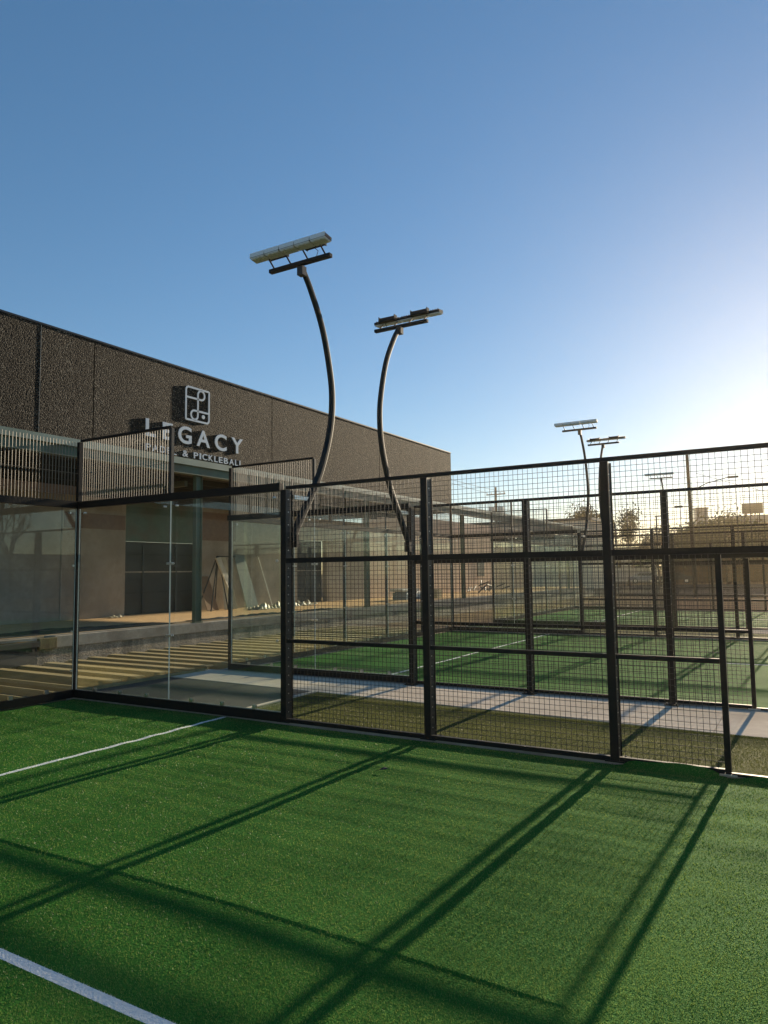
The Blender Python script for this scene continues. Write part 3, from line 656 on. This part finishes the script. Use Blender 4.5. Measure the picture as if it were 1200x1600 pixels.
stroke([(Y0+.026,6.405),(ym,6.405)]+arc(6.575,6.525,.12,-90,180,22)[0:]+[(6.455,6.2),(6.455,5.97)]+arc(6.335,5.965,.12,0,-180,12)+arc(6.335,5.965+.0,.12,180,95,6)+[(6.40,6.085),(Y1-.026,6.085)], LW).build('emblem_line', M['letter'], sg)
MB().disc((.0095,6.655,5.965),(1,0,0),.055,.017,18).build('emblem_dot', M['letter'], sg)
sec = thing('camera_box', 'small pale box camera mounted under the green canopy beam', 'camera', (BX-.5,8.6,4.2))
MB().box(-.05,.05,-.12,.12,-.06,.06).build('body', M['cream'], sec); MB().box(-.02,.02,-.02,.02,.061,.26).build('bracket', M['cream'], sec)

fl = MB()
fl.add([(0,0,.004),(.05,-.012,.012),(.085,.012,.016),(.05,.035,.02),(.012,.028,.008),(.04,.01,.026)], [(0,1,5),(1,2,5),(2,3,5),(3,4,5),(4,0,5)])
o = fl.build('turf_scrap', M['fabric'], None, (6.12,-1.28,-.006)); o.rotation_euler[2] = R(20); o.modifiers.new('solid','SOLIDIFY').thickness = .003
tag(o, 'small dark scrap lying on the green turf before the mesh fence', 'scrap')
# ---------------------------------------------------------------- beyond the courts
def simple_building(name, label, loc, rz, w, d, h, mat, roofm, wins=0, cat='building', trim=.25, doors=0):
    t = thing(name, label, cat, loc, rz)
    MB().box(-w/2,w/2,-d/2,d/2,0,h).build('wall', mat, t)
    MB().box(-w/2-.15,w/2+.15,-d/2-.15,d/2+.15,h+.003,h+trim).build('roof', roofm, t)
    for k in range(wins):
        x = -w/2+(k+.5)*w/wins
        f = MB().box(x-.8,x+.8,-d/2-.06,-d/2-.003,h*.45,h*.8).build('window', M['carglass'], t)
        MB().box(x-.88,x+.88,-d/2-.1,-d/2-.062,h*.42,h*.45).build('sill', M['concrete'], f)
    return t
simple_building('brick_building', 'long low brown brick building beyond the road at the right', (2.5,99,0), 0, 18, 8, 6.0, M['brick'], M['coping'], 5)
simple_building('metal_building', 'grey metal clad building rising behind the brown brick one', (7.5,140,0), 0, 20, 14, 10.6, M['metal_roof'], M['metal_roof'])
simple_building('low_building', 'low cream building with flat roof beside the dark trees', (-12.3,99,0), 0, 6.0, 6, 4.6, M['cream'], M['coping'], 2)
simple_building('stucco_building', 'peach stucco building, coloured as if in low sun, beyond the dock canopy', (-20,64,0), 0, 24.6, 8, 6.4, M['peach'], M['coping'], 0)
simple_building('sign_tower', 'narrow grey box tower above the roofs in the distance', (-6.6,131,0), R(20), 1.9, 1.9, 12.2, M['metal_roof'], M['coping'], 0, 'tower')
bb = thing('billboard', 'dark billboard on two legs above the grey metal building', 'billboard', (1.7,129,0))
MB().box(-1.6,1.6,-.15,.15,10.9,12.6).build('panel', M['coping'], bb)
for s in (-1,1): MB().box(s*1-.1,s*1+.1,-.1,.1,0,10.9).build('leg', M['coping'], bb)
up = thing('utility_pole', 'wooden utility pole with crossarm and two transformer cans beyond the canopy', 'utility pole', (-24.9,80,0))
MB().tube([(0,0,0),(0,0,12.6)], [.19,.13], 8).build('pole', M['wood_pole'], up)
MB().box(-1.3,1.3,-.06,.06,11.6,11.72).build('crossarm', M['wood_pole'], up)
for s in (-1,1): MB().tube([(s*.62,0,8.6),(s*.62,0,10.0)], .38, 10).build('transformer', M['galv'], up)
for x in (-1.2,-.6,.6,1.2): MB().tube([(x,0,11.72),(x,0,11.95)], .05, 6).build('insulator', M['cream'], up)
def wire(name, label, p, q, sag, r=.02):
    p,q = Vector(p),Vector(q); pts = [p.lerp(q,k/16)-Vector((0,0,sag*4*(k/16)*(1-k/16))) for k in range(17)]
    tag(MB().tube(pts, r, 4).build(name, M['black']), label, 'wire')
wire('power_line', 'thin power line running from the utility pole to behind the warehouse', (-26.1,80,11.95), (-20,30,12.2), .5)
wire('power_line', 'lower thin power line from the utility pole to behind the warehouse', (-23.7,80,11.9), (-18,30,11.2), .5)
wire('power_line', 'thin wire sloping down to the right from the tall lamp post', (3.3,45,8.2), (16,62,5.6), .3, .014)
sp = thing('street_lamp', 'tall thin dark lamp post beyond the last court, its arm reaching right', 'street lamp', (2.95,45,0))
MB().tube([(0,0,-.1),(-.12,0,9.6)], [.14,.10], 8).build('pole', M['black'], sp)
MB().tube([(-.05,0,6.95),(1.0,0,7.45),(2.4,0,7.78)], .03, 6).build('arm', M['black'], sp)
MB().box(2.3,2.95,-.12,.12,7.70,7.82).build('lamp_head', M['housing'], sp, bevel=.03)
MB().box(-1.05,-.55,-.12,.12,5.92,6.05).box(-.56,-.03,-.02,.02,5.97,6.0).build('lamp_head', M['housing'], sp)
sp2 = thing('street_lamp', 'short thin pole standing left of the tall lamp post beyond the courts', 'street lamp', (-1.9,60,0))
MB().tube([(0,0,-.1),(0,0,6.4)], .07, 6).build('pole', M['black'], sp2); MB().box(-.1,.5,-.08,.08,6.4,6.5).build('lamp_head', M['housing'], sp2)
def car(loc, rz, mat, label):
    t = thing('parked_car', label, 'car', loc, rz, 'cars parked beyond the courts')
    pr = [(-2.2,.45),(-2.2,.85),(-1.5,.98),(-.9,1.42),(.7,1.42),(1.35,1.0),(2.15,.88),(2.25,.45)]
    def ex(poly, w, name, m, par, zoff=0):
        vs = [(x,-w,z) for x,z in poly]+[(x,w,z) for x,z in poly]; n=len(poly)
        return MB().add(vs, [tuple(range(n)), tuple(range(n,2*n))[::-1]]+[(i,n+i,n+(i+1)%n,(i+1)%n) for i in range(n)]).build(name, m, par, bevel=.04)
    ex(pr, .85, 'body', mat, t)
    ex([(-1.3,1.02),(-.85,1.35),(.62,1.35),(1.1,1.02)], .86, 'side_window', M['carglass'], t)
    for x in (-1.35,1.4):
        for s in (-1,1):
            w = MB().disc((x,s*.8,.33),(0,1,0),.33,.2,16).build('wheel', M['tyre'], t); MB().disc((x,s*.91,.33),(0,1,0),.19,.02,12).build('rim', M['nickel'], w)
    return t
c1 = car((-8.6,90,-.06), R(12), M['carpaint'], 'silver car parked in front of the low cream building')
c2 = car((-5.2,90,-.06), R(8), M['carpaint2'], 'dark car parked in front of the dark trees')

def tree(loc, h, cr, label, leaf, n=2600, dens=.35, seed=1, trunk=.18, crown_lo=.35, group='trees beyond the courts', ls=.16):
    rs = random.Random(seed); t = thing('tree', label, 'tree', loc, 0, group)
    tips = []; b = MB()
    def grow(p, d, L, r, lev):
        pts = [p]; q = p; dd = d
        for k in range(3):
            dd = (dd+Vector((rs.uniform(-.25,.25),rs.uniform(-.25,.25),rs.uniform(-.05,.2)))).normalized(); q = q+dd*L/3; pts.append(q)
        b.tube(pts, [r,r*.85,r*.7,r*.55], 5 if lev else 7, caps=False)
        if lev >= 4: tips.append((q, L)); return
        for k in range(3 if lev else 5):
            a = rs.uniform(0,6.28); sp = rs.uniform(.45,1.0)
            nd = (dd+Vector((math.cos(a)*sp, math.sin(a)*sp, rs.uniform(-.15,.45)))).normalized()
            grow(pts[rs.choice((2,3,3))], nd, L*rs.uniform(.62,.82), r*.55, lev+1)
    grow(Vector((0,0,-.1)), Vector((0,0,1)), h*crown_lo, trunk, 0)
    zs = max(p.z for p,_ in tips); rad = max(math.hypot(p.x,p.y) for p,_ in tips)
    sz = (h-.2)/zs; sr = cr/rad; b.v = [(x*sr if z > .5 else x, y*sr if z > .5 else y, z*sz) for x,y,z in b.v]
    b.build('trunk', M['bark'], t)
    if leaf:
        c = MB()
        for _ in range(n):
            p,_L = rs.choice(tips); o = Vector((rs.gauss(0,dens),rs.gauss(0,dens),rs.gauss(0,dens*.8)))
            q = Vector((p.x*sr,p.y*sr,p.z*sz))+o
            a = Vector((rs.uniform(-1,1),rs.uniform(-1,1),rs.uniform(-1,1))).normalized(); bb_ = a.orthogonal().normalized(); s = ls*rs.uniform(.5,1.3)
            c.add([q-a*s,q+bb_*s*.5,q+a*s,q-bb_*s*.5], [(0,1,2,3)])
        c.build('crown', leaf, t)
    return t
tree((-11.4,76,0), 8.6, 2.4, 'bushy dark tree behind the two distant masts', M['leaf'], 6500, .7, 1, ls=.2)
tree((-8.3,78,0), 8.6, 1.3, 'slender tree with a small high tuft right of the bushy tree', M['leaf'], 1500, .45, 2)
tree((-5.2,80,0), 6.6, 2.6, 'half-bare pale tree between the slender tree and the far lamp', M['leaf_dry'], 900, .5, 3)
tree((-2.2,92,0), 6.4, 3.4, 'low dense dark tree left of the tall lamp post', M['leaf'], 9000, 1.0, 4, ls=.24)
tree((1.0,90,0), 7.4, 3.2, 'dense rounded dark tree behind the tall lamp post', M['leaf'], 9000, 1.0, 5, ls=.24)
tree((-3.6,122,0), 9.4, 2.6, 'sparse tree between the box tower and the billboard', M['leaf_dry'], 1400, .5, 6)
tree((-16.5,88,0), 6.0, 3.0, 'low dark tree at the far end of the canopy', M['leaf'], 2600, .6, 7)
tree((4.6,91,0), 6.2, 2.6, 'low dark tree in front of the brown brick building', M['leaf'], 6000, .9, 15, ls=.24)
tree((-6.8,93,0), 5.2, 2.6, 'low dark bushy tree by the parked cars', M['leaf'], 5000, .8, 16, ls=.24)
# what the glass mirrors, to the right of the picture
simple_building('brick_building', 'long unseen brick building added for the glass to mirror, beyond the boundary wall', (62,120,0), R(-20), 90, 10, 5.6, M['brick'], M['coping'], 0)  # building and tree added to darken the bright horizon mirrored in the glass
tree((24,112,0), 7.5, 4.0, 'broad unseen dark tree added for the glass to mirror, beside the far brick building', M['leaf'], 5000, 1.0, 21, ls=.26)
simple_building('boundary_wall', 'long grey boundary wall right of the courts', (46,50,0), R(90), 150, .3, 3.6, M['concrete'], M['coping'], 0, 'wall', .08)
tree((40,6,0), 10.5, 4.6, 'bare winter tree before the right boundary wall', None, 0, .5, 12, .3, .3)
tree((40,24,0), 9.0, 4.0, 'smaller bare winter tree farther along the right boundary wall', None, 0, .5, 13, .25, .3)

# ---------------------------------------------------------------- the air
hm_ = bpy.data.materials.new('glow_haze'); hm_.use_nodes = True; hN = hm_.node_tree.nodes; hN.remove(hN['Principled BSDF'])
pv = hN.new('ShaderNodeVolumePrincipled'); pv.inputs['Color'].default_value = (1,.84,.55,1); pv.inputs['Density'].default_value = .00035; pv.inputs['Anisotropy'].default_value = .68  # warm-tinted volume added for the sun's glow and flare at the right
hm_.node_tree.links.new(pv.outputs[0], hN['Material Output'].inputs['Volume'])
tag(MB().box(-1000,1000,-600,1500,-1.2,16).build('glow_haze', hm_), kind='stuff')
